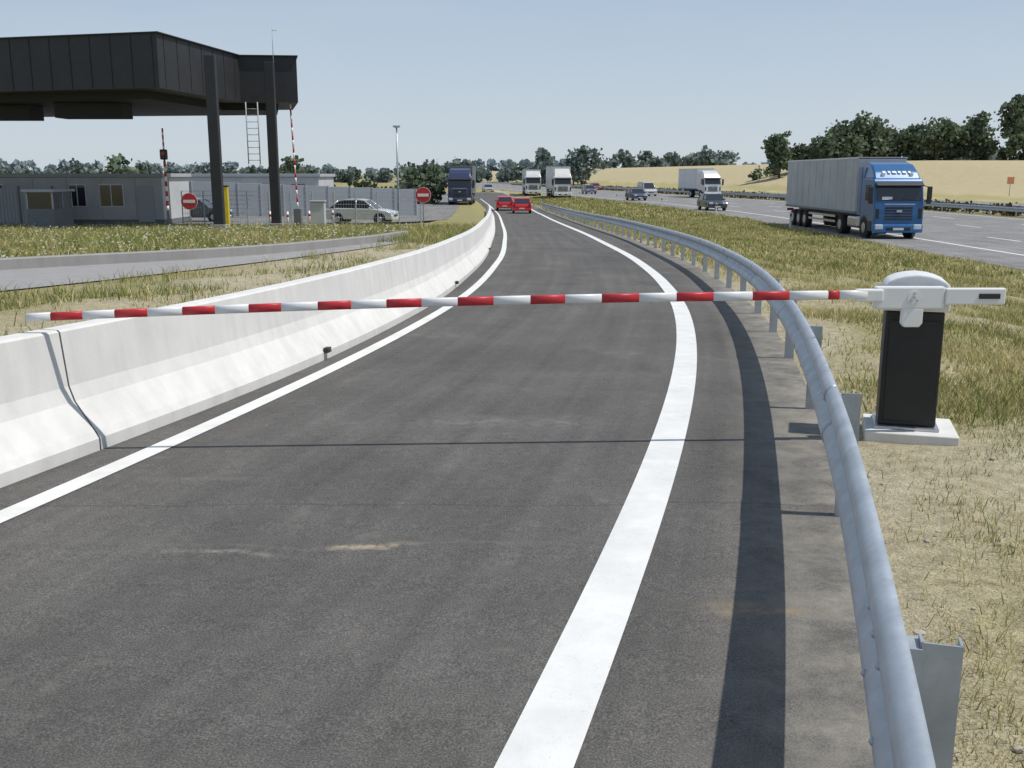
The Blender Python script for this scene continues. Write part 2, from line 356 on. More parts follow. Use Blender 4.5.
# ------------------------------------------------------------------ steel guard rail
W=[(.030,.155),(.055,.148),(.074,.130),(.081,.105),(.078,.082),(.062,.055),(.030,.030),(.012,.015),(.006,0),(.012,-.015),(.030,-.030),(.062,-.055),(.078,-.082),(.081,-.105),(.074,-.130),(.055,-.148),(.030,-.155)]
def guard(name,f,zf,y0,y1,posts,detail=True,flip=False,step=.25):
    g=empty(name); yy=np.arange(y0,y1,step)
    P=[(float(f(y)),y,float(zf(y))+.565) for y in yy]
    pr=[(-d,z) for d,z in W] if flip else W
    ob=sweep('w_beam',P,pr,m_galv,g,False,True)
    so_=ob.modifiers.new('s','SOLIDIFY'); so_.thickness=.004
    bm=bmesh.new()
    for y in posts:
        x=float(f(y)); sl=math.atan2(float(f(y+.2)-f(y-.2)),.4); sgn=-1 if flip else 1
        Mx=Matrix.Translation((x,y,float(zf(y))))@Matrix.Rotation(-sl,4,'Z')
        for sz,lc in (((.085,.006,1.0),(.06*sgn,-.025,.16)),((.006,.05,1.0),(.018*sgn,0,.16)),((.006,.05,1.0),(.102*sgn,0,.16)),((.04,.07,.16),(.000*sgn,0,.565))):
            r=bmesh.ops.create_cube(bm,size=1); bmesh.ops.scale(bm,vec=sz,verts=r['verts'])
            bmesh.ops.translate(bm,vec=lc,verts=r['verts']); bmesh.ops.transform(bm,matrix=Mx,verts=r['verts'])
    bmob('posts',bm,m_galv,g)
    if detail:
        bm=bmesh.new()
        for y in posts:
            if y>30: continue
            x=float(f(y)); sl=math.atan2(float(f(y+.2)-f(y-.2)),.4)
            for dy,dz,dd in ((0,0,.015),(-.16,.09,.083),(-.16,-.09,.083),(.0,.09,.083),(.16,-.09,.083),(.16,.09,.083)):
                r=bmesh.ops.create_uvsphere(bm,u_segments=8,v_segments=5,radius=.010)
                bmesh.ops.transform(bm,matrix=Matrix.Translation((x,y,float(zf(y))+.565))@Matrix.Rotation(-sl,4,'Z')@Matrix.Translation((-dd,dy,dz)),verts=r['verts'])
        bmob('bolts',bm,m_galv,g,True)
        for y in [p for p in posts if p<30][::2]:
            yy=np.linspace(y-.17,y+.17,6)
            o=sweep('splice',[(float(f(q)),q,float(zf(q))+.565) for q in yy],[(d_+.005,z_*1.01) for d_,z_ in W],m_galv,g,False,True)
            o.modifiers.new('s','SOLIDIFY').thickness=.003
    return g
posts=[-.8,2.12,5.02,7.7,10.2]+list(np.arange(12.2,112,2.0))
guard('guard_rail',Gr,zr,-4,112,posts)
guard('guard_rail',lambda y:Eh(y)+20.9,lambda y:ZH+0*y,-10,380,list(np.arange(-8,380,4)),False,False,3)
guard('guard_rail',lambda y:Eh(y)+22.9,lambda y:ZH+0*y,-10,380,list(np.arange(-8,380,4)),False,True,3)
# ------------------------------------------------------------------ barrier gate
bg=empty('barrier_gate',(2.78,6.88,float(zr(6.9))))
z0=float(zr(6.9)); L_=lambda x,y,z:(x-2.78,y-6.88,z-z0)
yaw=(0,0,math.radians(-17))
box('foundation_pad',(.60,.56,.10),(0.02,-.03,.012),m_conc,bg,.008,yaw)
box('anchor_plate',(.42,.40,.02),(0,0,.073),m_chrome,bg,.004,yaw)
box('cabinet',(.375,.30,.80),(0,0,.483),m_body,bg,.012,yaw)
box('cabinet_door',(.32,.012,.70),(-.043,-.148,.47),m_body,bg,.004,yaw)
cap=[(-.215,0),(-.215,.14),(-.205,.175),(-.18,.205),(-.13,.228),(-.07,.243),(0,.25),(.07,.243),(.13,.228),(.18,.205),(.205,.175),(.215,.14),(.215,0)]
cp=prism('cabinet_cap',cap,.34,m_white,bg,'Y',.012,(0,0,.884)); cp.rotation_euler=yaw
box('hub_bracket',(.46,.06,.15),L_(2.63,6.61,.855),m_white,bg,.012)
prism('hub_shield',[(-.07,0),(.07,0),(.07,-.10),(.05,-.125),(-.05,-.125),(-.07,-.10)],.04,m_white,bg,'Y',.006,L_(2.655,6.60,.785))
tube('hub_axle',L_(2.655,6.575,.86),L_(2.655,6.7,.86),.045,.045,m_white,bg,20)
for dx,dz in ((0,0),(-.02,-.02),(.02,-.02),(0,.025)):
    tube('axle_bolt',L_(2.655+dx,6.568,.86+dz),L_(2.655+dx,6.58,.86+dz),.008,.008,m_chrome,bg,8)
box('counter_arm',(.40,.05,.11),L_(3.06,6.60,.865),m_white,bg,.01)
box('counter_arm_slot',(.14,.012,.035),L_(3.15,6.572,.868),m_blk,bg,.004)
box('arm_clamp',(.18,.06,.085),L_(2.36,6.59,.872),m_white,bg,.012)
A0=Vector((2.34,6.58,.878)); A1=Vector((-3.08,6.30,.765))
def bp(s):
    p=A0.lerp(A1,s); p.z+= .045*math.sin(math.pi*s)*.6; return p
cur=[(829,841),(751,789),(673,711),(597,635),(525,560),(452,488),(381,416),(313,346),(245,277),(180,212),(114,146),(52,83)]
Xr=lambda u:(2.34-( -3.08+(u-28)/(870-28)*5.42))/5.42   # stripe stations measured along the boom
stations=[0]; cols=['w']
for b2,a2 in [(c[1],c[0]) for c in cur]:
    sa=Xr(b2); sb=Xr(a2); stations.append(sa); cols.append('r'); stations.append(sb); cols.append('w')
stations.append(1.0)
def boomseg(s0,s1,mat,nm):
    bm=bmesh.new(); n=12; rings=[]
    for s_ in (s0,(s0+s1)/2,s1):
        p=bp(s_); k=.90-.10*s_
        rings.append([bm.verts.new((p.x-2.78,p.y-6.88+.026*k*math.copysign(abs(math.cos(t))**.6,math.cos(t)),p.z-z0+.034*k*math.copysign(abs(math.sin(t))**.6,math.sin(t)))) for t in [2*math.pi*i/n for i in range(n)]])
    for r0,r1 in zip(rings,rings[1:]):
        for i in range(n): bm.faces.new((r0[i],r0[(i+1)%n],r1[(i+1)%n],r1[i]))
    bm.faces.new(rings[0][::-1]); bm.faces.new(rings[-1])
    o=bmob(nm,bm,mat,bg)
    for p in o.data.polygons: p.use_smooth=len(p.vertices)==4
for i in range(len(cols)): boomseg(stations[i],stations[i+1],m_white if cols[i]=='w' else m_red,'boom_section' if cols[i]=='w' else 'boom_red_band')
# ------------------------------------------------------------------ grass
def clump(x,y,k=1.0):
    return .5+.25*(np.sin(x*2.1*k+1.7*np.sin(y*1.3*k))+np.sin(y*2.7*k+1.1*np.sin(x*1.9*k+.5)))
def blades(name,n,xf,yr,hr,wd,cfun,mask=None,pw=1.0,per=5,spread=.025):
    y=yr[0]+(yr[1]-yr[0])*rng.random(n)**pw
    a,b=xf(y); x=a+(b-a)*rng.random(n)
    keep=np.ones(n,bool)
    if mask is not None: keep=rng.random(n)<mask(x,y)
    x=x[keep];y=y[keep]
    x=np.repeat(x,per)+rng.normal(0,spread,len(x)*per); y=np.repeat(y,per)+rng.normal(0,spread,len(y)*per)
    n=len(x); z=H(x,y)-.02
    h=(hr[0]+(hr[1]-hr[0])*rng.random(n)**2.2)*(.7+.5*clump(x,y,.7)); w_=wd*(.6+.8*rng.random(n))
    th=rng.random(n)*2*np.pi; ln=h*(.25+.8*rng.random(n)); ph=rng.random(n)*2*np.pi
    B=np.stack([x,y,z],1); dx=np.stack([np.cos(th)*w_/2,np.sin(th)*w_/2,0*x],1)
    mid=B+np.stack([np.cos(ph)*ln*.3,np.sin(ph)*ln*.3,h*.6],1); top=B+np.stack([np.cos(ph)*ln,np.sin(ph)*ln,h],1)
    V=np.stack([B-dx,B+dx,mid+dx*.6,top,mid-dx*.6],1).reshape(-1,3)
    i=np.arange(n)*5
    c=cfun(x,y,n); C=np.repeat(c,5,axis=0)
    me=bpy.data.meshes.new(name)
    nl=n*7; me.vertices.add(n*5); me.vertices.foreach_set('co',V.astype(np.float32).ravel())
    li=np.stack([i,i+1,i+2,i+4,i+4,i+2,i+3],1).astype(np.int32).ravel()
    me.loops.add(nl); me.loops.foreach_set('vertex_index',li)
    ls=np.stack([np.arange(n)*7,np.arange(n)*7+4],1).astype(np.int32).ravel()
    me.polygons.add(2*n); me.polygons.foreach_set('loop_start',ls); me.update(calc_edges=True)
    at=me.color_attributes.new('Col','FLOAT_COLOR','POINT'); cc=np.ones((n*5,4),np.float32); cc[:,:3]=C; at.data.foreach_set('color',cc.ravel())
    me.materials.append(m_veg); return link(bpy.data.objects.new(name,me))
gcol=np.array([.20,.235,.075]); dcol=np.array([.60,.50,.28]); ycol=np.array([.40,.37,.15])
def cmix(pg):
    def f(x,y,n):
        r=rng.random(n); c=clump(x,y,.45)*.7+.3*rng.random(n)
        g=np.clip(pg(x,y)+ (c-.5)*.9,0,1)
        out=np.where((r<g)[:,None],gcol,np.where((rng.random(n)<.5)[:,None],dcol,ycol))
        return out*(.65+.7*rng.random((n,1)))
    return f
def padmask(m):
    def f(x,y): return m(x,y)*~((x>2.35)&(x<3.2)&(y>6.4)&(y<7.3))
    return f
rx=lambda y:(Gr(y)+.22,np.minimum(Eh(y)-.2,Gr(y)*0+.62*y+2.2))
thin=lambda x,y,k:1-k*patch(x,y)
blades('verge_grass',22000,rx,(1.2,9),(.02,.10),.005,cmix(lambda x,y:.30+0*x),padmask(lambda x,y:thin(x,y,.75)*np.clip((clump(x,y,1.1)-.1)*1.3,0.15,1)*np.clip((x-Gr(y)-.12)/.7,.12,1)),.8,5,.04)
blades('verge_grass',26000,rx,(7,30),(.04,.15),.012,cmix(lambda x,y:.30+.0*x),padmask(lambda x,y:thin(x,y,.8)*np.clip((clump(x,y,.7)+.1)*1.5,.2,1)*np.clip((x-Gr(y)-.1)/1.0,.15,1)),.9,5,.08)
blades('verge_grass',22000,rx,(24,75),(.08,.22),.035,cmix(lambda x,y:.38+.0*x),lambda x,y:1-.5*patch(x*.5,y*.5),.8,4,.14)
blades('verge_grass',7000,lambda y:(Gr(y)+.3,np.maximum(Eh(y)-.2,Gr(y)+.4)),(70,150),(.15,.3),.08,cmix(lambda x,y:.5+.0*x),None,.8,3,.2)
blades('meadow_grass',30000,lambda y:(-.56*y-3,np.where(y<31,f2(y)-.15,Bb(y)-1.0)),(11,57),(.12,.38),.024,cmix(lambda x,y:.55+.0*x),None,.75,4,.07)
onpath=lambda x,y:(x>f2(y)-.1)&(x<f1(y)+.05)
blades('bank_grass',16000,lambda y:(-.56*y-2,Bb(y)-.75),(5,38),(.06,.26),.012,cmix(lambda x,y:.6+.0*x),lambda x,y:(~onpath(x,y))*(x>f2(y)-.2)*np.clip((clump(x+3,y,.55)-.42)*4,0.08,1),.9,5,.05)
n=1300; y=14+41*rng.random(n)**.8; x=-.56*y+(f2(np.minimum(y,31))+.56*y)*rng.random(n); z=H(x,y)+.10+.20*rng.random(n)
V=[];Fq=[];C=[]
for i in range(n):
    r=.009+.011*random.random()+.0003*y[i]; a_=len(V)
    V+=[(x[i]-r,y[i],z[i]-r*.6),(x[i]+r,y[i]+.3*r,z[i]-r*.6),(x[i]+r,y[i]+r,z[i]+r*.6),(x[i]-r,y[i]+.7*r,z[i]+r*.6)]; Fq.append((a_,a_+1,a_+2,a_+3))
    c=(.6,.6,.5) if random.random()<.75 else (.5,.45,.15); C+=[c]*4
mesh_np('wildflowers',V,np.array(Fq),m_veg,col=np.array(C))
bm=bmesh.new()
for i in range(520):
    if i<280: yy=random.uniform(1.5,12); xx=float(Gr(yy))+abs(random.gauss(.15,.6))
    else: yy=random.uniform(6,20); xx=float(Bb(yy))-.7-abs(random.gauss(0,1.5))
    r=bmesh.ops.create_icosphere(bm,subdivisions=1,radius=random.uniform(.003,.012) if random.random()<.93 else .02)
    bmesh.ops.scale(bm,vec=(random.uniform(.7,1.4),random.uniform(.7,1.3),.6),verts=r['verts'])
    bmesh.ops.translate(bm,vec=(xx,yy,float(H(xx,yy))-.008),verts=r['verts'])
bmob('gravel',bm,M('stone',(.40,.36,.29),.9,0,.3,12))
# ------------------------------------------------------------------ trees
def leafcloud(lobes,n,size,cols,seedvar=.35):
    lobes=np.array(lobes,float); wts=lobes[:,3]*lobes[:,4]*lobes[:,5]; wts=wts**.75; wts/=wts.sum()
    k=rng.choice(len(lobes),n,p=wts); L=lobes[k]
    d=rng.normal(size=(n,3)); d/=np.linalg.norm(d,axis=1)[:,None]
    r=rng.random(n)**.42*(1+.18*rng.normal(size=n)); P=L[:,:3]+d*L[:,3:6]*r[:,None]
    u=rng.normal(size=(n,3)); u/=np.linalg.norm(u,axis=1)[:,None]
    v=np.cross(u,rng.normal(size=(n,3))); v/=np.linalg.norm(v,axis=1)[:,None]
    s=size*(.5+rng.random(n))[:,None]
    V=np.stack([P-u*s-v*s*.4,P+u*s*.3-v*s,P+u*s+v*s*.3,P-u*s*.2+v*s],1).reshape(-1,3)
    F=np.arange(4*n).reshape(n,4)
    cl=np.array(cols)[rng.integers(0,len(cols),n)]*(.7+.6*rng.random((n,1)))*(1-.35*rng.random(len(lobes))[k])[:,None]
    return V,F,np.repeat(cl,4,axis=0)
G1=[(.175,.225,.145),(.21,.26,.16),(.15,.195,.13)]  # leaf greens lightened and greyed, some distance haze mixed into the colour
def tree(name,x,y,h,wd,lobn=11,n=1500,cols=G1,size=.30,poplar=False):
    z=float(H(x,y)); t=empty(name,(x,y,z)); lob=[]
    th=h*.10
    for i in range(lobn):
        f=i/(lobn-1); zz=th+(h-th)*(.12+.80*f); rad=wd/2*math.sin(math.pi*(.22+.66*f))**.7
        a_=random.uniform(0,6.28); rr=rad*random.uniform(.25,.8)*(0.4 if poplar else 1)
        s_=rad*random.uniform(.34,.58)+.3
        lob.append((math.cos(a_)*rr,math.sin(a_)*rr,zz,s_,s_,s_*random.uniform(.7,1.0)*(1.5 if poplar else 1)))
    V,F,C=leafcloud(lob,n,size,cols); mesh_np('crown',V,F,m_leaf,t,col=C)
    tube('trunk',(0,0,-.3),(0,0,h*.6),h*.028,h*.012,m_bark,t,8)
    for l in lob[:lobn//2+2]: tube('limb',(0,0,th*random.uniform(.7,1.8)),(l[0],l[1],l[2]),h*.01,h*.004,m_bark,t,6)
    return t
TR=[(57,218,9.5,6.5),(62.5,222,5,7),(67,217,7,7),(71.5,220,8.5,10),(75.5,220,9.5,11),(81,223,6.5,8),(85.5,220,7.5,8),(90,218,8.5,9),(95,222,7.5,9),(99.5,220,10,9),(104,214,13.5,7.5),(108,216,14.5,8),(113,218,10,8),(119,215,13,8),(79,229,6.5,9),(91,229,6,9),(127,220,11,9)]
for i,(x,y,h,wd) in enumerate(TR): tree('deciduous_tree',x,y,h,wd,14,1500,size=.36)
def treerow(name,x0,x1,y0,y1,n,hmin,hmax,leaf,per,cols,jit=12):
    lob=[]
    for i in range(n):
        f=(i+random.uniform(-.6,.6))/n; x=x0+(x1-x0)*f; y=y0+(y1-y0)*f+random.uniform(-jit,jit); z=float(H(x,y))
        h=random.uniform(hmin,hmax)*(.75+.5*random.random()); 
        for k in range(4):
            s_=h*random.uniform(.22,.38); lob.append((x+random.uniform(-.4,.4)*h,y+random.uniform(-.3,.3)*h,z+h*random.uniform(.2,.75),s_*1.3,s_,s_))
    V,F,C=leafcloud(lob,n*per,leaf,cols); return mesh_np(name,V,F,m_leaf,col=C)
G2=[(.23,.285,.26),(.255,.31,.275),(.205,.26,.24)]  # aerial haze painted into the leaf colour: paler, bluer green for far rows
G3=[(.34,.41,.44),(.36,.43,.46),(.32,.39,.42)]  # farthest row, stronger blue haze put into the leaf colour
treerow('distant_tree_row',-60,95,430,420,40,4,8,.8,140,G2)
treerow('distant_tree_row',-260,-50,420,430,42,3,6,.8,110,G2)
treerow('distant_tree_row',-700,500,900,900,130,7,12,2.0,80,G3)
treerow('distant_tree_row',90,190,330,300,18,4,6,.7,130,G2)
treerow('hedge_row',54,130,226,222,34,2.2,4.2,.4,110,G1,2)
treerow('hedge_row',-75,-10,100,112,34,2.0,3.4,.28,220,[(.13,.165,.09),(.15,.185,.10)],4)
tree('deciduous_tree',-9.5,112,3.8,6,10,900,size=.25)
tree('deciduous_tree',9,330,11,12,10,900,G2,.6); tree('deciduous_tree',23,335,12,14,10,1000,G2,.6)
tree('deciduous_tree',-26,118,5,4.5,9,700,size=.25); tree('deciduous_tree',-42,110,5.0,5,9,700,size=.25)
# scrub growing in the central reservation
lob=[]
for y in np.arange(70,330,1.6): lob.append((float(Eh(y))+21.9+random.uniform(-.15,.15),y,ZH+.42,.55,1.1,random.uniform(.35,.6)))
V,F,C=leafcloud(lob,9000,.13,[(.15,.12,.07),(.13,.13,.06),(.18,.14,.08)]); mesh_np('median_hedge',V,F,m_leaf,col=C)
# ------------------------------------------------------------------ toll canopy
cn=empty('toll_canopy',(0,0,0))
def slab(name,pts,za,zb,mat,parent,bevel=0):
    bm=bmesh.new(); lo=[bm.verts.new((x,y,za)) for x,y in pts]; hi=[bm.verts.new((x,y,zb)) for x,y in pts]
    bm.faces.new(lo[::-1]); bm.faces.new(hi); n=len(pts)
    for i in range(n): bm.faces.new((lo[i],lo[(i+1)%n],hi[(i+1)%n],hi[i]))
    return bmob(name,bm,mat,parent,False,bevel)
SL=.26
slab('fascia',[(-45,45+SL*29.75),(-15.25,45),(-14.0,53.5),(-11.1,53.8),(-12.7,60),(-43,64)],5.35,7.62,m_black,cn)
slab('roof_flashing',[(-45.1,44.9+SL*29.75),(-15.15,44.88),(-13.9,53.4),(-11.0,53.7),(-12.6,60.1),(-43,64.1)],7.623,7.67,m_black,cn)
slab('soffit',[(-44,47+SL*28.5),(-16.4,46.6),(-15.2,54.6),(-12.4,54.9),(-13.4,59),(-43,63)],5.0,5.347,m_soffit,cn)
for i in range(30):
    x=-44.5+i*1.0
    if x<-15.4: box('cladding_rib',(.02,.03,2.2),(x,45+SL*(-15.25-x)-.012,6.48),m_black,cn)
for i in range(7):
    f=(i+.5)/7; box('cladding_rib',(.02,.02,2.2),(-15.25+1.25*f+.010,45+8.5*f,6.48),m_black,cn)
for x,y in ((-20,49.5),(-25,51),(-31,52)):
    box('lane_gantry',(3.2,1.4,.7),(x,y,4.65),m_soffit,cn,.03)
for x,y,zb,zt in ((-13.15,45.5,-1.0,6.75),(-12.1,52,-1.25,7.15),(-30,54,-1.3,5.2)):
    box('column',(.46,.34,zt-zb),(x,y,(zt+zb)/2),m_black,cn,.02)
    box('column_foot',(.7,.6,.25),(x,y,zb+.35),m_concg,cn,.02)
tube('mast',(-12.1,53,6.9),(-12.1,53,9.0),.025,.015,m_grayp,cn,6)
tube('mast_arm',(-12.1,53,8.8),(-11.85,53,8.8),.015,.015,m_grayp,cn,6)
ld=empty('access_ladder',(0,0,0))
for x in (-13.6,-13.0): tube('ladder_rail',(x,52.9,2.2),(x,52.9,5.3),.03,.03,m_grayp,ld,6)
for k in range(9): tube('rung',(-13.6,52.9,2.4+k*.32),(-13.0,52.9,2.4+k*.32),.018,.018,m_grayp,ld,6)
# ------------------------------------------------------------------ left buildings / fences
ob=empty('modular_office_building',(0,0,0))
zb=float(zl(60))
box('walls',(16,5,2.75),(-28.6,62.5,zb+1.375),m_wallw,ob,.03)
box('roof_edge',(16.3,5.3,.22),(-28.6,62.5,zb+2.86),m_grayp,ob,.02)
box('plinth',(16.06,5.06,.3),(-28.6,62.5,zb+.15),m_grayd,ob)
for x,wd in ((-25.6,.9),(-23.6,1.3),(-30.6,1.2),(-33.5,1.2)):
    box('window_frame',(wd+.14,.05,1.34),(x,59.98,zb+1.7),m_white,ob,.01)
    box('window_pane',(wd,.04,1.2),(x,59.94,zb+1.7),m_glass,ob)
    box('mullion',(.05,.03,1.2),(x,59.905,zb+1.7),m_white,ob)
box('door',(.95,.05,2.1),(-21.6,59.97,zb+1.2),m_grayp,ob,.01)
for k in range(9): box('panel_joint',(.04,.02,2.5),(-36.2+k*2.0,59.99,zb+1.45),m_grayp,ob)
fn=empty('corrugated_fence',(0,0,0))
for i in range(5):
    x0=-34.5+i*1.9; box('fence_panel',(1.86,.06,2.3),(x0,57.5,zb+1.0),m_grayp,fn,.01)
    box('fence_post',(.1,.12,2.45),(x0+.95,57.5,zb+1.05),m_grayd,fn)
    for k in range(9): box('corrugation',(.05,.03,2.2),(x0-.8+k*.2,57.46,zb+1.0),m_grayp,fn)
nb=empty('metal_panel_wall',(0,0,0))
for i in range(13):
    x0=-27.5+i*1.62; hh=2.7-.06*i; y0=74+i*.25; z_=float(zl(y0))
    box('panel',(1.6,.1,hh),(x0,y0,z_+hh/2),m_grayp,nb,.01,rot=(0,0,.154))
    box('panel_post',(.08,.16,hh+.06),(x0+.81,y0+.1,z_+hh/2),m_grayp,nb)
mf=empty('mesh_fence',(0,0,0)); bm=bmesh.new()
def bar_(p0,p1,r):
    p0=Vector(p0);p1=Vector(p1); q=bmesh.ops.create_cone(bm,cap_ends=False,segments=5,radius1=r,radius2=r,depth=(p1-p0).length)
    bmesh.ops.transform(bm,matrix=Matrix.Translation((p0+p1)/2)@(p1-p0).to_track_quat('Z','Y').to_matrix().to_4x4(),verts=q['verts'])
for k in range(12):
    x=-19+k*1.25; bar_((x,58.5,-1.3),(x,58.5,.75),.035)
for zz in np.arange(-1.0,.76,.25): bar_((-19,58.5,float(zz)),(-5.2,58.5,float(zz)),.010)
for k in range(92): bar_((-19+k*.15,58.5,-1.2),(-19+k*.15,58.5,.72),.006)
bmob('mesh',bm,m_galv,mf)
sb=empty('service_building',(0,0,0))
box('walls',(13,7,2.9),(-22.5,88,.05),m_wallw,sb,.02); box('roof_edge',(13.3,7.3,.25),(-22.5,88,1.63),m_grayp,sb,.02)
for k in range(5): box('window_pane',(1.2,.06,1),(-27.3+k*2.4,84.47,.4),m_glass,sb)
tb=empty('toll_booth',(-23.2,51,zb+.35))
box('island',(1.9,6,.2),(0,0,-.25),m_concg,tb,.05); box('base',(1.3,2.2,1.0),(0,0,.4),m_grayd,tb,.03)
box('glazing',(1.26,2.16,.8),(0,0,1.3),m_glass,tb)
for sx_ in (-.62,.62):
    for sy_ in (-1.07,0,1.07): box('corner_post',(.07,.07,.82),(sx_,sy_,1.3),m_grayp,tb)
box('roof',(1.6,2.5,.14),(0,0,1.77),m_grayp,tb,.03)
g=empty('signal_mast',(-17.3,51,-1.1)); tube('pole',(0,0,0),(0,0,3.9),.06,.05,m_grayd,g,10)
box('signal_head',(.34,.24,.5),(0,-.05,3.75),m_blk,g,.05); tube('signal_lens',(0,-.19,3.8),(0,-.165,3.8),.1,.1,m_tail,g,14)
for k in range(6): tube('striped_tip',(0,0,4.0+k*.17),(0,0,4.17+k*.17),.045,.045,m_red if k%2 else m_white,g,8)
for k in range(10): tube('lower_wrap',(0,0,1.0+k*.24),(0,0,1.24+k*.24),.065,.065,m_red if k%2 else m_white,g,10)
box('foot',(.4,.4,.3),(0,0,.1),m_grayd,g,.03)
def raised(x,y,zt,zb2):
    g=empty('raised_toll_barrier',(x,y,0))
    box('cabinet',(.4,.4,1.0),(0,0,zb2+.5),m_grayd,g,.03)
    n=17
    for k in range(n):
        a_=zb2+1+(zt-zb2-1)*k/n; b2=zb2+1+(zt-zb2-1)*(k+1)/n
        tube('arm_band',(-.01*k,0,a_),(-.01*(k+1),0,b2),.045,.045,m_red if k%2 else m_white,g,8)
raised(-11.5,54.5,5.4,-1.1)
def noentry(x,y,zc,r,zg):
    g=empty('no_entry_sign',(x,y,0))
    tube('post',(0,.05,zg),(0,.05,zc+r*.6),.035,.035,m_galv,g,8)
    tube('rim',(0,.0,zc),(0,.02,zc),r,r,m_white,g,28,False)
    tube('disc',(0,-.012,zc),(0,.0,zc),r*.95,r*.95,m_red,g,28,False)
    box('bar',(r*1.4,.01,r*.36),(0,-.02,zc),m_white,g)
noentry(-16.2,51,.36,.42,-1.1); noentry(-4.5,51.5,.66,.40,-1.0); noentry(-10.2,80,.25,.42,-1.4)
for x,y,h in ((-14.35,50,2.2),(-13.95,49.6,2.1)):
    g=empty('yellow_height_post',(x,y,-1.05)); box('post',(.24,.2,h+.1),(0,0,h/2),m_yel,g,.03); box('cap',(.28,.24,.06),(0,0,h+.08),m_blk,g,.01); box('base',(.4,.35,.1),(0,0,.05),m_concg,g)
def lamp(x,y,h,arm=.7):
    z=float(H(x,y)); g=empty('street_lamp',(x,y,z))
    tube('column',(0,0,-.1),(0,0,h),.09,.05,m_galv,g,10); tube('arm',(0,0,h-.05),(-arm,0,h+.05),.04,.03,m_galv,g,8)
    box('head',(.5,.26,.14),(-arm+.12,0,h+.1),m_grayp,g,.04); box('lens',(.35,.2,.03),(-arm+.12,0,h+.015),m_lampw,g)
    box('access_door',(.1,.02,.4),(0,-.1,.9),m_grayd,g)
lamp(-8.0,71.5,6.2,.12)
for x,y in ((-13.6,57),(-12.4,56),(-11.6,58),(-10.6,60)):
    g=empty('traffic_bollard',(x,y,float(H(x,y)))); tube('tube',(0,0,0),(0,0,.85),.06,.06,m_white,g,10); tube('band',(0,0,.55),(0,0,.7),.063,.063,m_red,g,10)
g=empty('control_cabinet',(-10.9,57,float(H(-10.9,57)))); box('case',(.8,.45,1.3),(0,0,.7),m_wallw,g,.03); box('roof',(.9,.55,.08),(0,0,1.4),m_grayp,g,.02); box('plinth',(.75,.4,.15),(0,0,.05),m_grayd,g)
# ------------------------------------------------------------------ vehicles
def wheel(x,y,r,wd,parent,z=None):
    z=r if z is None else z
    tube('tyre',(x-wd/2,y,z),(x+wd/2,y,z),r,r,m_rub,parent,20); s=1 if x>0 else -1
    tube('rim',(x+s*(wd/2-.02),y,z),(x+s*(wd/2+.012),y,z),r*.58,r*.5,m_chrome,parent,14)
def car(x,y,z,rz,col,van=False,L=4.2,W=1.74,Hh=1.46):
    g=empty('van' if van else 'car',(x,y,z),rz)
    mp=M('car_paint',col,.28,.15,.03,1,coat=.6)
    if van: P=[(0,.3),(0,.75),(.12,.95),(.9,1.1),(1.0,1.12),(L-.05,1.12),(L,.9),(L,.3)]
    else: P=[(.03,.28),(0,.5),(.06,.68),(.25,.78),(1.15,.93),(L-.75,.96),(L-.08,.90),(L,.7),(L-.03,.3)]
    prism('body',P,W,mp,g,'X',.06,(0,-L/2,0),seg=3)
    if van: Q=[(.85,1.08),(1.65,1.95),(2.0,2.05),(L-.1,2.05),(L-.03,1.08)]; top=2.05;hh=1.08
    else: Q=[(1.1,.92),(1.75,Hh-.06),(2.1,Hh),(L-1.25,Hh),(L-.85,Hh-.08),(L-.25,.93)]; top=Hh;hh=.92
    tp=lambda a_,b_:.93-.16*(b_-hh)/(top-hh)
    prism('greenhouse',Q,W,m_glass,g,'X',.03,(0,-L/2,0),tp)
    Rf=[(q[0],q[1]+.02) for q in Q[1:-1]]+[(q[0],q[1]-.06) for q in Q[1:-1]][::-1]
    prism('roof',Rf,W*.80,mp,g,'X',.02,(0,-L/2,0))
    pil=[(Q[0],Q[1]),(Q[-1],Q[-2])]+[((L*.54,hh),(L*.53,top))]
    if van: pil.append(((L*.75,hh),(L*.75,top)))
    for (p,q) in pil:
        for s in (-1,1):
            tube('pillar',(s*W/2*.935,p[0]-L/2,p[1]),(s*W/2*.775,q[0]-L/2,q[1]),.045,.04,mp,g,6)
    if van: box('side_panel',(W*.9,L*.55,.75),(0,L*.2,1.5),mp,g,.08)
    for s in (-1,1):
        for yy in (.78,L-.82):
            wheel(s*(W/2-.09),yy-L/2,.31,.2,g)
            tube('arch',(s*(W/2-.02),yy-L/2,.33),(s*(W/2+.004),yy-L/2,.33),.37,.37,m_blk,g,20)
        box('headlight',(.36,.08,.15),(s*(W/2-.27),-L/2+.05,.66),m_lampw,g,.03)
        box('tail_light',(.24,.06,.24),(s*(W/2-.16),L/2-.02,.78),m_tail,g,.02)
        box('mirror',(.18,.1,.12),(s*(W/2+.08),-L/2+1.35,.98),mp,g,.03)
    box('grille',(.75,.04,.13),(0,-L/2+.0,.52),m_blk,g,.01); box('front_bumper',(W*.96,.12,.18),(0,-L/2+.01,.33),mp,g,.05)
    box('rear_bumper',(W*.96,.12,.2),(0,L/2-.01,.4),mp,g,.05); box('number_plate',(.5,.02,.11),(0,-L/2-.055,.36),m_white,g); box('number_plate',(.5,.02,.11),(0,L/2+.055,.5),m_white,g)
    return g
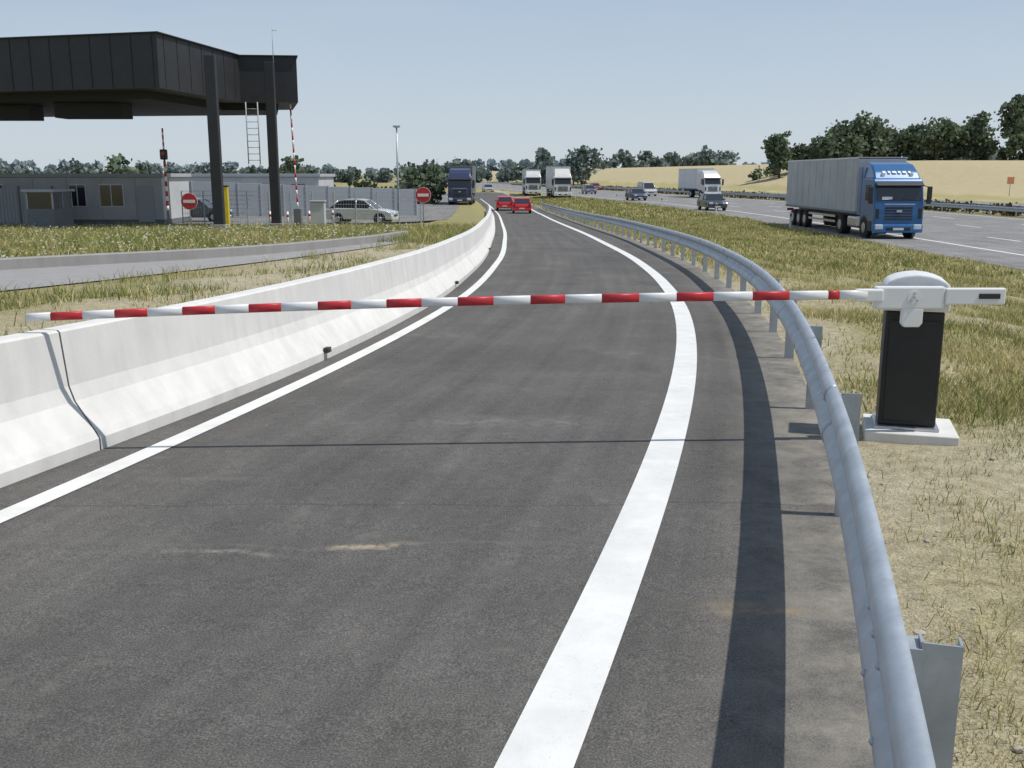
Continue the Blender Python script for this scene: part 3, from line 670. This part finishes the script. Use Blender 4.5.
def truck(x,y,z,rz,cabcol,mtr,L=16.0,cabh=3.75,vis=True,trtop=4.0,big=False):
    g=empty('articulated_truck',(x,y,z),rz); mp=M('truck_paint',cabcol,.3,.1,.08,1,coat=.5)
    light=M('truck_paint_light',tuple(min(.8,c*1.4+.02) for c in cabcol),.35)
    P=[(.06,.36),(0,.5),(0,1.15),(.05,1.75),(.30,2.78),(.42,2.92),(1.95,2.98),(2.05,2.9),(2.05,.95),(1.75,.9),(1.65,.62),(1.5,.36)]
    prism('cab',P,2.44,mp,g,'X',.07,seg=3)
    prism('roof_deflector',[(.45,2.9),(.75,3.25),(1.3,3.62),(2.0,cabh),(2.05,2.9)],2.3,mp,g,'X',.08,taper=lambda a_,b_:1-.12*(b_-2.9),seg=3)
    prism('windshield',[(.035,1.88),(.225,2.66),(.30,2.64),(.12,1.87)],2.18,m_glass,g,'X',.015)
    prism('sun_visor',[(-.02,2.62),(.22,2.76),(.27,2.70),(.03,2.56)],2.30,m_blk,g,'X',.01)
    for k in range(5): box('grille_slat',(1.35,.05,.075),(0,-.012+.006*k,.98+k*.135),m_blk,g,.01)
    box('grille_bar',(1.5,.04,.05),(0,-.02,1.70),m_chrome,g,.01); box('emblem',(.28,.04,.12),(0,-.045,1.36),m_chrome,g,.02)
    box('bumper',(2.46,.24,.42),(0,.06,.52),light,g,.06); box('bumper_intake',(1.2,.04,.16),(0,-.07,.5),m_blk,g,.01)
    box('number_plate',(.52,.02,.11),(0,-.095,.5),m_white,g)
    if big:
        for k,wl in enumerate((.16,.12,.2,.14,.18,.12)): box('roof_lettering',(wl,.02,.16),(-.62+k*.25,.70,3.24),m_white,g,rot=(-.9,0,0))
        for s in (-1,1):
            tube('spot_lamp',(s*.7,.55,3.12),(s*.7,.68,3.12),.09,.09,m_lampw,g,12)
            box('wiper',(.7,.02,.02),(s*.45,.045,1.93),m_blk,g,rot=(0,.12*s,0))
        box('dashboard_card',(.5,.02,.14),(-.6,.06,1.99),m_white,g,rot=(-.2,0,0))
    for s in (-1,1):
        box('headlight',(.40,.08,.24),(s*.95,-.045,.60),m_lampw,g,.05); box('corner_vent',(.16,.05,.5),(s*1.05,.0,1.25),m_blk,g,.02)
        prism('side_window',[(.5,1.95),(.62,2.62),(1.35,2.62),(1.35,1.85),(.75,1.85)],.03,m_glass,g,'X',.0,(s*1.222,0,0))
        box('mirror',(.24,.12,.62),(s*1.44,.02,2.25),m_blk,g,.04); box('mirror',(.22,.1,.24),(s*1.42,.02,1.84),m_blk,g,.03)
        tube('mirror_arm',(s*1.2,.2,2.6),(s*1.46,.02,2.5),.02,.02,m_blk,g,6)
        box('steps',(.06,.55,.5),(s*1.21,.55,.62),m_blk,g,.02)
        wheel(s*1.08,1.35,.5,.32,g); wheel(s*1.02,5.0,.5,.5,g)
        tube('wheel_arch',(s*1.0,1.35,.52),(s*1.228,1.35,.52),.60,.60,m_blk,g,24)
        if L>10:
            box('fuel_tank',(.5,1.7,.6),(s*.95,3.2,.72),m_chrome,g,.12)
            for k in range(3): wheel(s*1.05,L-4.2+k*1.3,.5,.36,g)
            box('side_guard',(.04,L-11,.12),(s*1.22,(L-11)/2+5.9,.62),m_chrome,g); box('side_guard',(.04,L-11,.12),(s*1.22,(L-11)/2+5.9,.9),m_chrome,g)
        box('cab_air_fin',(.05,.5,2.4),(s*1.2,2.3,2.3),mp,g,.02)
        box('rear_light',(.4,.05,.15),(s*.95,L+.02,.95),m_tail,g)
    box('chassis',(.9,L-1.2,.26),(0,(L-1.2)/2+1,.98),m_blk,g)
    box('trailer_box',(2.52,L-2.75,trtop-1.22),(0,(L+2.75)/2,(trtop+1.22)/2),mtr,g,.03)
    box('lower_rail',(2.56,L-2.75,.12),(0,(L+2.75)/2,1.2),m_grayd,g,.01); box('upper_rail',(2.56,L-2.75,.09),(0,(L+2.75)/2,trtop-.04),m_chrome,g,.01)
    nr_=int((L-3)/1.3)
    for s in (-1,1):
        for k in range(nr_): box('side_strap',(.012,.05,trtop-1.35),(s*1.266,3.3+k*1.3,(trtop+1.22)/2),mtr if k%3 else m_grayp,g)
    return g
truck(19.0,49.8,ZH,0,(.010,.10,.26),m_trail,big=True)
truck(-5.45,106,float(zl(104)),0,(.03,.04,.09),m_grayd,12)
truck(3.3,158,ZH,.02,(.6,.6,.58),m_trailw)
truck(7.0,140,ZH,.04,(.62,.6,.56),m_trailw,15,4.0,True,4.3)
truck(27.6,140,ZH,.2,(.6,.6,.6),m_trailw,10)
car(18.1,92,ZH,.06,(.035,.04,.05)); car(15.6,128,ZH,.15,(.05,.06,.10)); car(20.5,155,ZH,.15,(.5,.5,.5),True,4.8,1.9)
car(13,172,ZH,.15,(.1,.1,.12)); car(-4.5,190,ZH,.15,(.4,.4,.42)); car(-9,165,ZH,.15,(.5,.5,.5),True,4.8,1.9); car(17.5,215,ZH,.15,(.3,.05,.04))
car(.92,96,float(zr(96)),math.pi,(.60,.02,.02)); car(-.75,107,float(zr(107)),math.pi,(.60,.02,.02))
car(-9.1,61.5,float(zl(61.5)),math.radians(82),(.62,.63,.62)); car(-20.5,66,float(zl(66)),math.radians(88),(.05,.06,.07))
g=empty('road_sign',(64,131,float(H(64,131)))); tube('post',(0,0,0),(0,0,2.3),.05,.05,m_galv,g,8); box('panel',(.9,.04,.9),(0,-.06,2.0),M('orange_sign',(.6,.25,.12),.5),g,.02)
for y in np.arange(60,150,20):
    g=empty('delineator_post',(float(Eh(y))-.6,float(y),float(H(Eh(y)-.6,y)))); box('post',(.12,.06,1.0),(0,0,.45),m_white,g,.01); box('reflector',(.09,.01,.16),(0,-.036,.78),m_blk,g)
print('objects',len(bpy.data.objects))
